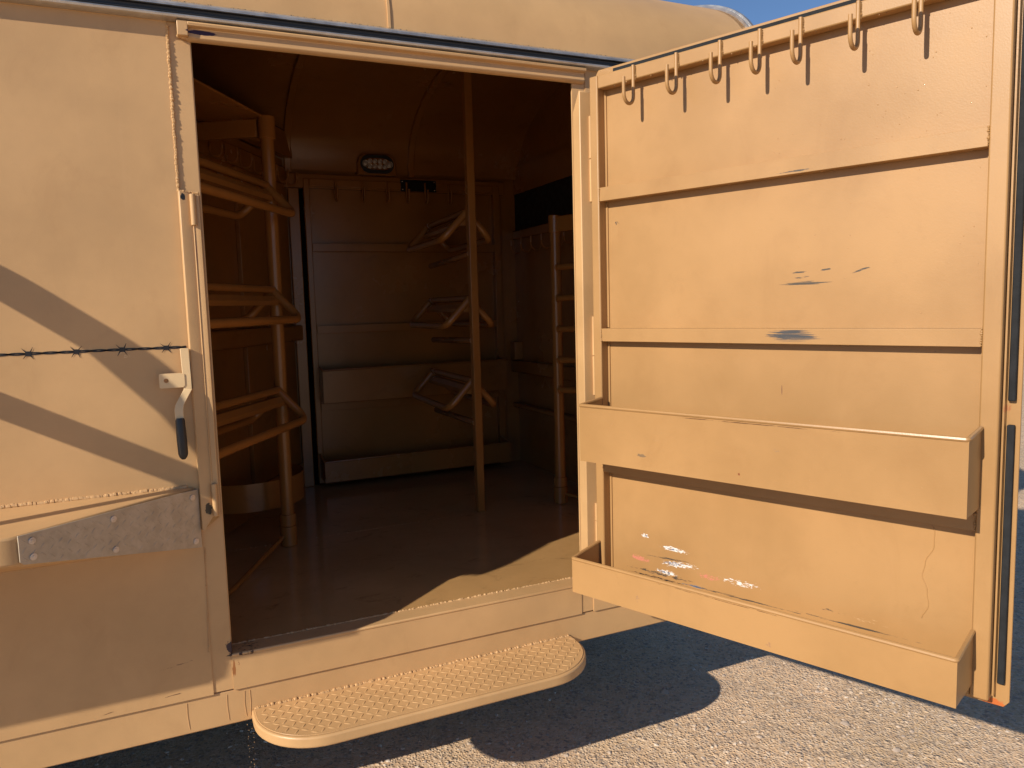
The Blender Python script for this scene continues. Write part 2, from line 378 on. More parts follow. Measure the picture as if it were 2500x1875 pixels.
# side wall (near): sheet pieces round the opening
b = MB()
b.box(XB, -.056, 0, .006, -.113, 1.80)
b.box(-.056, 0, .003, .05, -.109, 1.80)            # jamb post
b.box(W, W+.05, .003, .010, -.109, 1.80)
b.box(W+.05, XF, 0, .006, -.113, 1.80)
b.box(0, W, .003, .010, 1.752, 1.80)
b.box(0, W, .0005, .0700, -.113, -.0004)
b.build('side_wall', M_wall, T)
b = MB(); b.box(0.001, W-.001, -.0016, .07, -.010, 0.0); b.build('door_sill', M_sill, T, bevel=.0035)
b = MB(); b.bead((0, .071, -.0015), (W, .073, -.0015), .0040, .0045, .5); b.build('sill_weld', M_wall, T)
# opening surround lip: slight rounded return
b = MB(); b.box(-.004, .0035, .006, .056, 0.002, 1.757); b.build('jamb_return', M_wall, T, bevel=.002)
# weld beads on wall
b = MB(); b.bead((-.055, .0005, 1.787), (-.055, .0005, 1.348), .0042, .0040, .22); b.build('weld_bead', M_wall, T); b = MB(); b.bead((-.053, -.001, .33), (-.062, -.001, .02), .0018, .005, .4)
b.build('weld_bead', M_wall, T); b = MB(); b.bead((-1.4, .001, .523), (-.09, .001, .517), .0062, .0030, .28)
b.build('weld_bead', M_wall, T)
# header channel over the opening
b = MB()
hp = [(.0, 1.749), (-.009, 1.752), (-.014, 1.758), (-.012, 1.781), (-.026, 1.785), (-.028, 1.7935), (-.024, 1.7965), (.002, 1.7965), (.002, 1.76), (.004, 1.749)]
b.prism(hp, 'x', -.004, 1.236)
b.box(-.031, -.0035, -.026, 0.001, 1.757, 1.797)
b.build('door_header', M_head, T, bevel=.002)
b = MB(); b.bead((-.028, -.004, 1.762), (-.006, -.006, 1.756), .005, .005, .4); b.build('header_weld', M_head, T)
# aluminium drip rail
b = MB()
rp = [(0, 1.7975), (-.022, 1.798), (-.031, 1.8015), (-.033, 1.806), (-.029, 1.8105), (-.017, 1.8125), (-.0125, 1.817), (-.0115, 1.8235), (-.013, 1.829),
      (-.018, 1.8315), (-.0235, 1.833), (-.0225, 1.8355), (-.019, 1.8365), (-.021, 1.8385), (-.0205, 1.841), (-.016, 1.8425), (-.017, 1.845), (-.013, 1.848), (0, 1.849)]
b.prism(rp, 'x', XB, XF+.01); dr = b.build('drip_rail', M_alum, T)
b = MB(); b.prism([(-.028, 1.8125), (-.0185, 1.8150), (-.0150, 1.8180), (-.0140, 1.8235), (-.0155, 1.8285), (-.0205, 1.8308), (-.010, 1.8315), (-.008, 1.8125)], 'x', XB, XF+.008); b.build('groove_dark_strip', M_rubber, dr)  # black strip added so the groove's dark reflection is in the colour
b = MB(); b.bead((-1.5, -.002, 1.8505), (1.95, -.002, 1.8505), .0020, .006, .7); b.build('sealant_line', M_dark, T)
# lower frame rail and underside
b = MB(); b.box(XB, XF, .0065, .06, -.22, -.1135); b.box(XB, XF, 2.07, 2.123, -.22, -.1135)
b.build('frame_rail', M_wall, T, bevel=.004)
b = MB(); b.box(XB+.02, XF-.03, .061, 2.069, -.10, -.004)
for i in range(13): b.box(XB+.1+i*.47, XB+.14+i*.47, .061, 2.069, -.18, -.101)
b.build('underside', M_dark, T)
b = MB()   # drips and runs frozen in the rail paint
for x0 in (-.02, .03, .045, -.13): b.tube([(x0, .006, -.125), (x0+random.uniform(-.004, .004), .006, -.16), (x0+random.uniform(-.006, .006), .006, -.205)], .0008, 6)
b.build('paint_run', M_wall, T)

# interior shell
b = MB(); b.box(XB+.02, XF-.03, .0745, 2.119, -.003, -.0015); b.build('floor', M_floor, T)
b = MB(); b.bead((.0, 1.05, -.001), (1.2, 1.08, -.001), .002, .02, .9); b.build('floor_seam', M_floor, T)
b = MB()
b.box(XB+.02, .555, 2.12, 2.126, 0, 1.9); b.box(1.792, XF-.03, 2.12, 2.126, 0, 1.9); b.box(.555, 1.792, 2.12, 2.126, 1.775, 1.9)
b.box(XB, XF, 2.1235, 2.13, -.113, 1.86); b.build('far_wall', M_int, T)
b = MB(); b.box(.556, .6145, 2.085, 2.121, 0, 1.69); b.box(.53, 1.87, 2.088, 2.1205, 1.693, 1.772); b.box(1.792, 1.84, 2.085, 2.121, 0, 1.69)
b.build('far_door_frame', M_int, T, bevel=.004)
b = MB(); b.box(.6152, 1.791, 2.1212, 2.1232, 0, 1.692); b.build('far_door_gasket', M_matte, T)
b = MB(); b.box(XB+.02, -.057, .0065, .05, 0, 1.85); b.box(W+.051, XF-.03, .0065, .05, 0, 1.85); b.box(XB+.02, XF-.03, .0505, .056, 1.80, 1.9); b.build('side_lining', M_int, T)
# right partition and its rails
b = MB(); b.box(1.945, 1.968, .08, 2.119, 0, 1.475); b.box(1.945, 1.968, .08, 2.119, 1.70, 1.86); b.build('front_partition', M_int, T)
b = MB(); b.box(1.952, 1.966, .08, 2.119, 1.476, 1.699); b.build('recess_dark_panel', M_box, T)  # solid panel, the darkness of the recess painted on as its colour
b = MB(); b.box(1.895, 1.944, .3, 2.119, .585, .662); b.box(1.885, 1.9445, .3, 2.085, .362, .39); b.box(1.93, 1.9445, .3, 2.119, 1.42, 1.476)
b.build('partition_rail', M_int, T, bevel=.008)
b = MB(); b.box(1.885, 1.944, 2.03, 2.1, .665, .779); b.build('junction_box', M_int, T, bevel=.005)

def jhook(parent, mat, loc, rz, r=.0055, depth=.052, top=0, drop=.093, tip=.068, name='hook'):
    b = MB(); rr = depth/2; pts = [(0, 0, top), (0, 0, top-drop)]
    for k in range(1, 12):
        a = math.pi*k/12; pts.append((0, -rr+rr*math.cos(a), top-drop-rr*math.sin(a)*1.05))
    pts += [(0, -depth, top-drop), (0, -depth, top-drop+tip-.02)]
    b.tube(pts, r, 12)
    b.bead((r*.9, .003, top-.004), (r*.9, .003, top-.042), .0026, .004, .3)
    return b.build(name, mat, parent, loc=loc, rz=rz)

for yy in (2.03, 1.89, 1.755, 1.62, 1.485, 1.35, 1.21):
    jhook(T, M_int, (1.925, yy-.05, 1.425), R(-80), r=.004, depth=.075, drop=.06, tip=.06, name='bridle_hook')

# slanted partition behind the saddle racks
AZ = R(31); pd = Vector((math.sin(AZ), math.cos(AZ), 0)); P0 = Vector((.556, 2.12, 0)); rzp = math.atan2(pd.y, pd.x)
def part(mb, name, mat=M_int, bevel=0): return mb.build(name, mat, T, loc=P0, rz=rzp, bevel=bevel)
b = MB(); b.box(-2.40, -.012, 0, .006, 0, 1.84); part(b, 'slant_partition')
b = MB(); b.box(-2.40, -.01, -.050, -.0005, 1.845, 1.985); b.box(-2.40, .03, -.052, -.0005, .845, .932); b.box(-2.40, -.02, -.012, -.0005, 1.705, 1.80)
part(b, 'partition_beam', bevel=.01)
b = MB(); b.box(-.645, -.572, -.022, -.0007, .15, .844); b.box(-.645, -.572, -.022, -.0007, .933, 1.70)
b.box(-1.3, -1.23, -.022, -.0007, .15, .844); b.box(-1.3, -1.23, -.022, -.0007, .933, 1.70); b.box(-2.4, -.02, -.018, -.0007, .10, .145)
part(b, 'partition_rib', bevel=.003)
h0 = None
for s_ in (.876, .73, .585, .44, .295, .15, .03):
    p = P0 - pd*s_ + Vector((pd.y, -pd.x, 0))*.019
    jhook(T, M_int, p + Vector((0, 0, 1.785)), rzp+R(0), r=.005, depth=.055, drop=.055, tip=.055, name='bridle_hook')
# overhead gusset plate
b = MB(); b.prism([(.29, .975), (.34, 1.01), (-.03, 1.19), (-.75, .0), (-.30, -.05), (.06, .55)][0:3] + [(-.33, .62), (-.02, .47)], 'z', 1.802, 1.81)
b.build('overhead_gusset', M_int, T, bevel=.002)
# round boot basket on the partition
b = MB(); cx, cy, rr = .192, 1.385, .256; n = 48; vs = []; fs = []
a0, a1 = R(-149-12), R(31+18)
for i in range(n+1):
    a = a0+(a1-a0)*i/n
    for rad, z in ((rr, .135), (rr, .26), (rr-.004, .26), (rr-.004, .135)): vs.append((cx+rad*math.cos(a), cy+rad*math.sin(a), z))
for i in range(n):
    for k in range(4): fs.append((i*4+k, i*4+(k+1) % 4, (i+1)*4+(k+1) % 4, (i+1)*4+k))
fs += [(0, 1, 2, 3), tuple(n*4+k for k in (3, 2, 1, 0))]
b.add(vs, fs); pan = b.build('boot_basket', M_int, T)
# dome light
DL = MB(); ov = []
for k in range(25):
    a = math.pi*k/24; ov.append((1.10+.052*math.sin(a)*1.0, 1.833+.052*math.cos(a)))
lft = [(1.010-.052*math.sin(a), 1.833-.052*math.cos(a)) for a in [math.pi*k/24 for k in range(25)]]
DL.prism([(.945, 1.773), (1.166, 1.773), (1.166, 1.84), (1.155, 1.87), (1.13, 1.889), (.98, 1.889), (.955, 1.87), (.945, 1.84)], 'y', 2.042, 2.119)
dome = DL.build('dome_light', M_int, T, bevel=.003)
b = MB(); b.prism(ov + lft, 'y', 2.034, 2.0415); b.build('gasket', M_rubber, dome, bevel=.003)
b = MB(); sc_ = .62; b.prism([(1.055+(x-1.055)*.80, 1.833+(z-1.833)*sc_) for x, z in ov+lft], 'y', 2.0305, 2.0338); b.build('reflector', M_chrome, dome)
b = MB()
for (x, z, r_) in [(.985, 1.834, .017), (1.127, 1.832, .017)] + [(1.012+.029*i, 1.848, .012) for i in range(4)] + [(1.012+.029*i, 1.820, .012) for i in range(4)]:
    b.ell((x, 2.0305, z), r_*.8, .006, r_*.8, nu=12, nv=8)
    b.tube([(x+r_*math.cos(q/12*6.283), 2.029, z+r_*math.sin(q/12*6.283)) for q in range(12)], .0018, 6, closed=True)
b.build('led_lens', M_lens, dome)
b = MB(); b.box(1.200, 1.42, 2.078, 2.0872, 1.694, 1.76); sw = b.build('switch_plate', M_black, T, bevel=.003)
b = MB()
for x in (1.212, 1.408):
    for z in (1.705, 1.75): b.ell((x, 2.077, z), .0045, .003, .0045)
b.build('plate_screw', M_chrome, sw)

# ------------------------------------------------------------------ doors
Q = Vector((1.2083, -.088, 0)); PH = -1.1881
def bin_mesh(s0, s1, z0, z1f, z1b, dp, rim=.006):
    b = MB(); t = .003
    b.box(s0, s1, -dp, -dp+t, z0, z1f)                       # front
    b.box(s0+.001, s1-.001, -dp+t, -.0005, z0, z0+t)                      # floor
    for s_ in (s0, s1-t): b.prism([(-dp+t, z0+t), (-dp+t, z1f), (-.0005, z1b), (-.0005, z0+t)], 'x', s_+.0005, s_+t-.0005)
    b.tube(fillet([(s0+.002, -.004, z1b+.003), (s0+.002, -dp+.001, z1f+.003), (s1-.002, -dp+.001, z1f+.003), (s1-.002, -.004, z1b+.003)], .006, 4), rim, 8)
    return b
def make_door(parent, mats, near):
    Mp, Mr, Mb, Mf = mats
    t = .044
    pm = MB(); pm.box(.004, 1.186, .0405, .0445, .014, 1.742)
    door = pm.build('tack_door' if near else 'far_tack_door', Mp, parent)
    b = MB()
    b.box(0, .033, 0, .040, .012, 1.745); b.box(1.149, 1.19, 0, .040, .012, 1.745)
    b.box(.0334, 1.1486, .0008, .0396, 1.702, 1.7445); b.box(.0334, 1.1486, .0008, .0396, .0125, .052)
    b.build('frame_tube', Mr, door, bevel=.004)
    for z0, z1 in ((1.342, 1.386), (.879, .922), (.432, .474)):
        b = MB(); b.box(.0336, 1.1484, .001, .0392, z0, z1); b.bead((.034, .0, z0+.003), (.034, .0, z1), .0028, .005, .4); b.bead((1.148, .0, z0+.003), (1.148, .0, z1), .0028, .005, .4)
        b.build('cross_rail', Mr, door, bevel=.004)
    b = MB()   # thin inner weld fillet round the skin edge
    for z0, z1 in ((1.39, 1.70), (.925, 1.34), (.476, .877), (.054, .43)):
        b.box(.0335, .041, .036, .0403, z0, z1); b.box(1.141, 1.1485, .036, .0403, z0, z1)
    b.build('skin_edge', Mr, door)
    bin_mesh(.030, 1.157, .490, .672, .683, .12).build('storage_bin', Mb, door)
    bin_mesh(.010, 1.155, .045, .158, .179, .15).build('storage_bin', Mb, door)
    hk = None
    for s_ in (.177, .331, .474, .594, .708, .855, 1.000):
        if hk is None: hk = jhook(door, Mb, (s_, -.005, 1.743), 0)
        else:
            o = hk.copy(); col.objects.link(o); o.parent = door; o.location = (s_, -.005, 1.743)
    return door
dn = make_door(T, (M_doorp, M_rail, M_bin, M_flange), True)
dn.location = Q; dn.rotation_euler = (0, 0, PH)
# outer flange, seal, skin fold
b = MB()
pts = [(-.006, -.012), (-.006, 1.762), (.004, 1.776), (1.212, 1.776), (1.226, 1.764), (1.226, .004), (1.214, -.012)]
b.prism(pts, 'y', .0452, .052); b.build('door_flange', M_flange, dn, bevel=.0015)
b = MB(); b.box(1.1925, 1.1965, .022, .0451, .02, 1.7605); b.build('seal_channel', M_flange, dn)
for z0, z1 in ((.05, .693), (.75, 1.735)):
    b = MB(); b.box(1.2005, 1.2165, .030, .0451, z0, z1); b.build('door_seal', M_seal, dn, bevel=.003)
b = MB(); b.box(.07, 1.18, .036, .0451, 1.751, 1.7655); b.build('door_seal', M_seal, dn)
b = MB(); b.tube([(1.045+.010*math.sin(k*.34)+.002*math.sin(k*1.1)-.0006*k, .0403, .42-.009*k) for k in range(29)], .0013, 8); b.build('paint_run', M_doorp, dn)
# water beads on the door
M_water = NT('water'); M_water.b.inputs['Base Color'].default_value = (.55, .33, .16, 1); M_water.b.inputs['Roughness'].default_value = .06
M_water.b.inputs['Transmission Weight'].default_value = .25; M_water.b.inputs['IOR'].default_value = 1.33; M_water = M_water.m
b = MB()
for i in range(70):
    s_ = 1.14-abs(random.gauss(0, .32)); z = random.choice([random.uniform(.95, 1.34), random.uniform(1.39, 1.69), random.uniform(1.39, 1.5), random.uniform(1.39, 1.69)])
    if s_ < .06: continue
    r_ = random.uniform(.0008, .0017); b.ell((s_, .0402, z), r_, r_*.6, r_*1.1, nu=8, nv=6)
for i in range(70):
    s_ = random.uniform(.06, 1.12); zz, yy = random.choice([(1.7015, .02), (1.3415, .02), (.8785, .02), (1.7015, .01), (1.3415, .03)])
    r_ = random.uniform(.0012, .0026); b.ell((s_, yy+random.uniform(-.012, .012), zz), r_, r_, r_*1.1, nu=8, nv=6)
for i in range(90):
    s_ = random.uniform(.05, .35) if random.random() < .6 else random.uniform(.05, 1.1); r_ = random.uniform(.0007, .0014)
    b.ell((s_, -.1202, random.uniform(.52, .665)), r_, r_*.5, r_, nu=8, nv=6)
tag(b.build('water_beads', M_water, dn), kind='stuff')
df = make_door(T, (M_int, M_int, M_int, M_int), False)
df.location = (.640, 2.0790, 0)
# hinge post and hinges
b = MB(); b.prism([(-.046, .05), (-.046, 1.712), (-.040, 1.716), (.002, 1.652), (.002, .05)][0:5], 'x', W+.0005, W+.0445)
b.v = [Vector((v.x, v.y, v.z)) for v in b.v]
b.build('hinge_post', M_wall, T, bevel=.003)
for z0, zm, z1 in ((1.35, 1.492, 1.633), (.689, .826, .962), (.12, .24, .304)):
    b = MB(); b.tube([(W+.043, -.050, z0), (W+.043, -.050, zm-.001)], .0095, 14); b.tube([(W+.043, -.050, zm+.001), (W+.043, -.050, z1)], .0095, 14)
    b.build('hinge', M_wall, T, bevel=.0015)

# ------------------------------------------------------------------ left jamb latch strip
b = MB(); b.prism([(-.058, -.002), (-.0545, -.017), (-.050, -.017), (-.024, -.009), (-.018, -.0115), (-.004, -.0115), (-.002, -.002)], 'z', .424, 1.345)
b.v = [Vector((v.x, v.y, v.z - (.035 if v.z < .5 and v.x < -.045 else 0) + (.0))) for v in b.v]
b.build('latch_strip', M_strip, T, bevel=.0012)
b = MB(); b.tube([(-.021, -.016, 1.253), (-.021, -.016, 1.338)], .008, 12); b.tube([(-.0165, -.018, .428), (-.0165, -.018, .522)], .008, 12)
b.tube([(-.021, -.012, .53), (-.022, -.012, 1.25)], .0014, 6); b.build('latch_rod_guide', M_strip, T, bevel=.001)
b = MB(); b.bead((-.053, -.012, 1.346), (-.006, -.010, 1.342), .0035, .005, .5); b.build('strip_weld', M_strip, T)
# latch handle
b = MB(); n = 20; hole = [(-.121+.0062*math.cos(2*math.pi*k/n), .8265+.0062*math.sin(2*math.pi*k/n)) for k in range(n)]
rect = [(-.139, .807), (-.074, .804), (-.074, .845), (-.138, .847)]
def rect_pt(a):
    dx, dz = math.cos(a), math.sin(a); cx_, cz_ = -.121, .8265
    tx = ((-.074-cx_) if dx > 0 else (-.1388-cx_))/dx if abs(dx) > 1e-6 else 1e9
    tz = ((.8462-cz_) if dz > 0 else (.8060-cz_))/dz if abs(dz) > 1e-6 else 1e9
    t_ = min(tx, tz); return (cx_+dx*t_, cz_+dz*t_)
n = 40; vs = []; fs = []
for k in range(n):
    a = 2*math.pi*k/n+.02; o_ = rect_pt(a); i_ = (-.121+.0062*math.cos(a), .8265+.0062*math.sin(a))
    vs += [(i_[0], -.026, i_[1]), (o_[0], -.026, o_[1]), (o_[0], -.021, o_[1]), (i_[0], -.021, i_[1])]
for k in range(n):
    j = (k+1) % n
    for q in range(4): fs.append((k*4+q, k*4+(q+1) % 4, j*4+(q+1) % 4, j*4+q))
b.add(vs, fs); b.tube([(-.085, -.021, .826), (-.085, -.001, .826)], .007, 10)
latch = b.build('latch_handle', M_cream, T, smooth=False)
b = MB()
def flatbar(path, w, th):
    """flat bar: path in (x,z) centre line, drawn at y, width in x-ish direction"""
    L = []; n = len(path)
    for i, (x, y, z) in enumerate(path): L.append([(x-w/2, y-th, z), (x+w/2, y-th, z), (x+w/2, y, z), (x-w/2, y, z)])
    vs = [p for r_ in L for p in r_]; fs = [(0, 1, 2, 3), tuple((n-1)*4+k for k in (3, 2, 1, 0))]
    for i in range(n-1):
        for k in range(4): fs.append((i*4+k, i*4+(k+1) % 4, (i+1)*4+(k+1) % 4, (i+1)*4+k))
    return vs, fs
b.add(*flatbar([(-.0695, -.019, .914), (-.067, -.019, .80), (-.070, -.024, .795), (-.092, -.036, .758), (-.0945, -.040, .745), (-.0935, -.040, .70)], .022, .005))
b.build('latch_bar', M_cream, latch, bevel=.001)
b = MB(); b.tube([(-.0935, -.0425, .722), (-.0935, -.0425, .715), (-.0925, -.0425, .66), (-.0915, -.0425, .622), (-.0915, -.0425, .612), (-.0915, -.0425, .606)], .0135, 16,
    rfun=lambda i: [.0105, .0125, .0135, .0130, .0100, .005][i]); b.build('rubber_grip', M_rubber, latch)
b = MB(); b.box(-.0575, -.0556, -.024, -.018, .80, .912); b.build('latch_slot', M_black, latch)

# ------------------------------------------------------------------ barbed wire decal
b = MB()
def strip(pts, w0):
    vs = []; n = len(pts); fs = []
    for i, (x, z, w_) in enumerate(pts):
        vs += [(x, -.0012, z-w_/2), (x, -.0012, z+w_/2), (x, -.0002, z-w_/2), (x, -.0002, z+w_/2)]
    for i in range(n-1):
        a = i*4; fs += [(a, a+1, a+5, a+4), (a+1, a+3, a+7, a+5), (a+2, a, a+4, a+6)]
    b.add(vs, fs)
xs_ = [-2.5 + .004*i for i in range(610)]
for ph in (0, math.pi):
    strip([(x, .917 + .0022*math.sin(x*2*math.pi/.075+ph), .0030+.0014*abs(math.cos(x*2*math.pi/.075+ph))) for x in xs_], 0)
k = 0
for xb in [-.114-.1095*i for i in range(22)]:
    j = random.Random(int(xb*1000))
    z = .917
    for (dx, dz, ex, ez) in ((-.006, .004, -.012, .013), (.004, .004, .009, .015), (-.006, -.004, -.011, -.014), (.003, -.004, .008, -.013)):
        ex += j.uniform(-.003, .003); ez *= j.uniform(.85, 1.25)
        p = (xb+dx, z+dz); q = (xb+dx*.4+ex, z+ez+dz*.3); w_ = .0018
        b.add([(p[0]-w_, -.0014, p[1]), (p[0]+w_, -.0014, p[1]), (q[0]+.0004, -.0014, q[1]), (q[0]-.0004, -.0014, q[1])], [(0, 1, 2, 3)])
    b.box(xb-.0075, xb+.0065, -.0016, -.0003, z-.0062, z+.006)
b.build('barbed_wire_decal', M_decal, T, smooth=False)

# ------------------------------------------------------------------ fender with tread plate
FX, FY = -.452, -.318
b = MB()
out = [(-2.9, FY), (-.50, FY), (-.470, FY), (FX, FY+.012), (-.066, -.0005), (-2.9, -.0005)]
n = len(out); zt = []; zb = []
vs = [(x, y, .517 if y > -.1 else .513) for x, y in out] + [(x, y, .445 if y < -.1 else .345) for x, y in out]
b.add(vs, [list(range(n)), list(range(n, 2*n))[::-1]] + [[i, (i+1) % n, n+(i+1) % n, n+i] for i in range(n)])
fender = b.build('fender', M_wall, T, bevel=.006)
b = MB(); b.prism([(-2.89, .44), (-2.89, .30), (-1.9, .385), (-.905, .385), (-.865, .398), (-.85, .44)], 'y', FY+.002, FY+.02); b.build('fender_skirt', M_wall, fender, bevel=.003)
# plate lies on the slanted end face
A = Vector((FX-.004, FY+.008, 0)); B_ = Vector((-.062, -.004, 0)); e = (B_-A).normalized(); nrm_ = Vector((e.y, -e.x, 0)); Lp = (B_-A).length
def onp(u, z, off=0): p = A + e*u + nrm_*off; return (p.x, p.y, z)
zt_ = lambda u: .513 - .003*u/Lp; zb_ = lambda u: .446 + (.338-.446)*u/Lp
b = MB(); cor = [(0, zb_(0)+.006), (.008, zb_(.008)), (Lp, zb_(Lp)), (Lp, zt_(Lp)), (.0, zt_(0)+.0005)]
n = len(cor); vs = [onp(u, z, .0015) for u, z in cor] + [onp(u, z, .0050) for u, z in cor]
b.add(vs, [list(range(n)), list(range(n, 2*n))[::-1]] + [[i, (i+1) % n, n+(i+1) % n, n+i] for i in range(n)])
plate = b.build('tread_plate', M_tread, fender, bevel=.0008)
b = MB(); j = 0
for iu in range(int(Lp/.021)+1):
    for iz in range(12):
        u = .012+iu*.021; z = .33+iz*.021+(0.0105 if iu % 2 else 0)
        if u > Lp-.008 or z < zb_(u)+.008 or z > zt_(u)-.008: continue
        a = (R(45) if (iu+iz) % 2 else R(-45))
        ex = e*math.cos(a) + Vector((0, 0, math.sin(a))); ez = nrm_; ey = ez.cross(ex)
        b.ell(onp(u, z, .0048), .0100, .0019, .0013, Matrix((ex, ey, ez)).transposed(), nu=8, nv=4)
b.build('tread_bars', M_tread, plate)
b = MB()
for u, z in ((.030, .495), (.030, .457), (.235*Lp/.5, .492), (.235*Lp/.5, .412), (Lp-.022, .490), (Lp-.020, .362)):
    b = MB(); b.tube([onp(u, z, .0045), onp(u, z, .008)], .0085, 18); b.tube([onp(u, z, .0075), onp(u, z, .0092)], .004, 12); b.build('rivet', M_rivet, plate, bevel=.001)
# added hoop and post, unseen to the left, shaped to cast the shadow bands
b = MB(); XL = -1.0
b.tube(fillet([(XL, .0, 1.395), (XL, -.19, 1.385), (XL, -.29, 1.335), (XL, -.36, 1.23), (XL, -.41, 1.11), (XL, -.41, 1.05)], .09, 6), .040, 16)
b.tube([(XL, .0, 1.053), (XL, -.41, 1.053)], .033, 16); b.tube([(XL, -.352, 1.02), (XL, -.345, .513)], .020, 16); b.build('shadow_hoop', M_wall, T)
# wheels
for wx in (-2.05, -2.85):
    for wy in (-.22, 2.0):
        b = MB(); pts = [(wx+.29*math.cos(2*math.pi*k/40), wy+.09, GZ+.345+.29*math.sin(2*math.pi*k/40)) for k in range(40)]
        b.tube(pts, .066, 12, closed=True); b.v = [Vector((v.x, wy+.09+(v.y-wy-.09)*1.5, v.z)) for v in b.v]
        wh = b.build('wheel', M_tyre, T)
        b = MB(); b.tube([(wx, wy+.02, GZ+.345), (wx, wy+.15, GZ+.345)], .235, 32); b.tube([(wx, wy-.01, GZ+.345), (wx, wy+.02, GZ+.345)], .07, 20); b.build('rim', M_alum, wh, bevel=.01)

# ------------------------------------------------------------------ step
def step_outline(x0, x1, y0, y1, r, inset=0):
    P = [(x0+inset, y0)]
    for k in range(13):
        a = math.pi/2*k/12; P.append((x0+inset+r*(1-math.cos(a)) , y1+inset+(r-inset)*(1-math.sin(a))))
    for k in range(13):
        a = math.pi/2*k/12; P.append((x1-inset-r*(1-math.cos(math.pi/2-a)), y1+inset+(r-inset)*(1-math.sin(math.pi/2-a))))
    P.append((x1-inset, y0)); return P
S0, S1, SY = .046, 1.152, -.243
b = MB(); b.prism(step_outline(S0, S1, .006, SY, .20), 'z', -.222, -.1885)
stp = b.build('step', M_step, T, bevel=.006, segs=3)
b = MB(); b.prism(step_outline(S0, S1, .0055, SY, .20, .008), 'z', -.188, -.1862); b.build('step_plate', M_step, stp, bevel=.001)
b = MB()
def inside(x, y):
    r = .20; x0, x1, y1 = S0+.014, S1-.014, SY+.014
    if y < y1 or x < x0 or x > x1: return False
    for cx_ in (x0+r, x1-r):
        if (x < x0+r and cx_ == x0+r) or (x > x1-r and cx_ == x1-r):
            if y < y1+r and (x-cx_)**2+(y-(y1+r))**2 > r*r: return False
    return True
px_ = .0235
for i in range(52):
    for k in range(12):
        x = S0+.01+i*px_; y = SY+.008+k*px_
        if not inside(x, y) or y > -.006: continue
        a = R(-35) if (i+k) % 2 else R(55)
        b.ell((x, y, -.1862), .0125, .0032, .0015, Matrix.Rotation(a, 3, 'Z'), nu=10, nv=4)
b.build('tread_bars', M_step, stp)
b = MB()
for x0 in [S0+.01+.02*i for i in range(54)]:
    b.bead((x0, .003, -.1855), (x0+.02, .003, -.1855), .0045, .0045, .5)
ol = step_outline(S0, S1, -.003, SY, .20, .010)
for p, q in zip(ol[:-1], ol[1:]): b.bead((p[0], p[1], -.187), (q[0], q[1], -.187), .0014, .006, .4)
b.build('step_weld', M_step, stp)

# ------------------------------------------------------------------ swing-out racks
def rack_mesh(L, w, d, r, bar):
    b = MB(); b.tube([(-.012, 0, 0), (L+.01, 0, 0)], r*.95, 14)
    for sg in (1, -1):
        b.tube(fillet([(0, 0, -.004), (0, sg*w, -d), (L, sg*w, -d), (L, 0, -.004)], .062, 9), r, 14)
    b.prism([(-.030, -.048), (-.014, -.027), (.014, -.027), (.030, -.048), (.026, -.066), (-.026, -.066)], 'x', .006, L-.006)
    b.box(.006, .014, -.006, .006, -.03, -.008); b.box(L-.014, L-.006, -.006, .006, -.03, -.008)
    for u in (0, L): b.bead((u, -.012, -.016), (u, .012, -.016), .005, .006, .4)
    if bar:
        b.tube([(-.045, 0, -.205), (.66, 0, -.222), (.668, 0, -.222)], r*.95, 12, rfun=lambda i: (r*.95, r*.95, r*.6)[i])
    return b
# left stand
LP_ = Vector((.314, 1.010, 0))
ls = empty('saddle_rack_stand', LP_); tag(ls, 'left saddle stand: round pole beside the near door jamb carrying three saddle racks', 'saddle rack')
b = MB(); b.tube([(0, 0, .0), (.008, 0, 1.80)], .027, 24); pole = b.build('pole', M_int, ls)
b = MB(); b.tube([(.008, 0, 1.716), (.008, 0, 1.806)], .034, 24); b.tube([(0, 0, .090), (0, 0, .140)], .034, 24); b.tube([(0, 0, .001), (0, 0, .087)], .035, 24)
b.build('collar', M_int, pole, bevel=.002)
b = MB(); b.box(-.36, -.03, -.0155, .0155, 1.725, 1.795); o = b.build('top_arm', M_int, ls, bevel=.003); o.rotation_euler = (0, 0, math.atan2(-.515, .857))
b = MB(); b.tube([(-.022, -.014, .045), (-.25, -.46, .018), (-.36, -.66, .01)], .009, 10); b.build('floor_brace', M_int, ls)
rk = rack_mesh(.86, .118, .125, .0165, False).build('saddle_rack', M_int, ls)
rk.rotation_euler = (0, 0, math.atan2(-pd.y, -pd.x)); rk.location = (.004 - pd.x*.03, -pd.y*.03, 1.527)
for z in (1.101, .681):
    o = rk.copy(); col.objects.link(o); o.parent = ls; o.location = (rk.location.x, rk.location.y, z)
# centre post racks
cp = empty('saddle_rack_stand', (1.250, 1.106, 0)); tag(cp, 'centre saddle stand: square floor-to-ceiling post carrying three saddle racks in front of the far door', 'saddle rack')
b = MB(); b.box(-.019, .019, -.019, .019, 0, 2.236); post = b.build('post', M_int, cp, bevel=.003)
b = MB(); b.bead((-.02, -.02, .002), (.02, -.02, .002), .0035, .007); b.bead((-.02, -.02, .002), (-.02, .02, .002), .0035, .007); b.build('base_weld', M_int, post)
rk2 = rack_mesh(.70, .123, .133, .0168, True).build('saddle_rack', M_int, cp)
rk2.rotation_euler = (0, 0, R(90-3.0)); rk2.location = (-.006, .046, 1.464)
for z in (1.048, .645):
    o = rk2.copy(); col.objects.link(o); o.parent = cp; o.location = (-.006, .046, z)
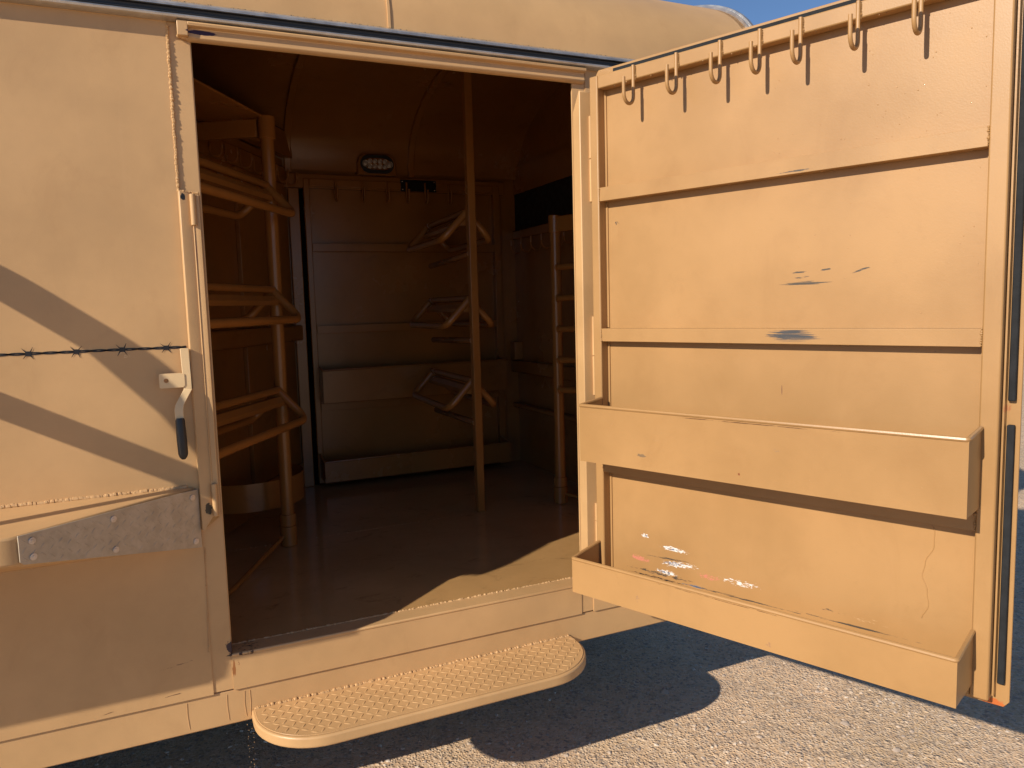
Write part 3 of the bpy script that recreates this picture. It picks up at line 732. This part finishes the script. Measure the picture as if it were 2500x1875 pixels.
# right blanket-bar pole
bs = empty('blanket_bar_stand', (1.667, 1.040, 0)); tag(bs, 'round pole with a ladder of blanket bars at the right of the tack room', 'blanket rack')
b = MB(); b.tube([(0, 0, 0), (0, 0, 1.44)], .0265, 24); p2 = b.build('pole', M_int, bs)
b = MB(); b.tube([(0, 0, 1.357), (0, 0, 1.442)], .033, 24); b.tube([(0, 0, .088), (0, 0, .135)], .033, 24); b.tube([(0, 0, .001), (0, 0, .085)], .035, 24); b.build('collar', M_int, p2, bevel=.002)
b = MB(); b.box(.03, .62, -.016, .016, 1.36, 1.435); o = b.build('top_arm', M_int, bs, bevel=.003); o.rotation_euler = (0, 0, R(-72))
b = MB(); b.tube([(.012, -.02, .05), (.24, -.62, .012)], .009, 10); b.build('floor_brace', M_int, bs)
rg = None
for z in (1.188, 1.037, .885, .732, .582):
    if rg is None:
        b = MB(); b.tube([(.02, -.008, 0), (.42, -.008, .012)], .0155, 14); b.tube([(.018, -.008, 0), (.030, -.008, 0)], .021, 14)
        rg = b.build('blanket_bar', M_int, bs); rg.rotation_euler = (0, 0, R(-70)); rg.location = (.0, -.0, z)
    else:
        o = rg.copy(); col.objects.link(o); o.parent = bs; o.location = (0, 0, z)
b = MB(); b.tube([(.25, -.38, .05), (.25, -.38, 1.42)], .0265, 20); 
p3 = b.build('pole', M_int, bs); p3.location = (-.115, -.006, 0)

# ------------------------------------------------------------------ drips under the rail
b = MB()
for x in (.035, .047):
    z = -.225
    for i in range(12):
        z -= random.uniform(.006, .022); r_ = random.uniform(.0007, .0014); b.ell((x+random.uniform(-.003, .003), .02, z), r_, r_, r_*1.4, nu=8, nv=6)
tag(b.build('dripping_water', M_water), kind='stuff')

# ------------------------------------------------------------------ bigger stones
first = None
lab = ['pale rounded stone in the sunlit gravel by the door corner', ]
for i, (x, y, r_, lab_) in enumerate(bigs):
    b = MB(); stone(b, x, y, r_)
    c0 = Vector((x, y, GZ)); b.v = [v-c0 for v in b.v]
    tag(b.build('stone', M_stone, loc=c0, smooth=True), lab_, 'stone', 'larger stones lying in the gravel')

# ------------------------------------------------------------------ far car
M_red = plain('red_car_paint', (.35, .02, .02), .25); M_gl = plain('car_glass', (.02, .025, .03), .1)
car = empty('parked_car', (31.0, 41.0, GZ), R(20)); tag(car, 'small dark red car parked far off at the right edge beyond the door', 'car')
b = MB(); b.prism([(-2.2, .35), (-2.25, .75), (-1.6, .92), (1.0, .98), (2.0, .9), (2.2, .7), (2.2, .35)], 'y', -.85, .85); b.build('body', M_red, car, bevel=.05)
b = MB(); b.prism([(-1.1, .93), (-.6, 1.38), (.9, 1.40), (1.6, .97)], 'y', -.74, .74); b.build('cabin', M_gl, car, bevel=.05)
for wx in (-1.4, 1.4):
    for wy in (-.86, .70):
        b = MB(); b.tube([(wx, wy, .33), (wx, wy+.18, .33)], .33, 24); b.build('wheel', M_tyre, car, bevel=.03)

# every separate bar, collar or knuckle is an object of its own
for o in list(bpy.data.objects):
    if o.type == 'MESH' and o.name.split('.')[0] in ('frame_rail', 'partition_beam', 'partition_rib', 'partition_rail', 'collar', 'latch_rod_guide', 'hinge', 'skin_edge', 'plate_screw', 'front_partition', 'far_door_frame', 'led_lens', 'paint_run'):
        if o.data.users == 1 or o.name.split('.')[0] != 'hook': split_loose(o)
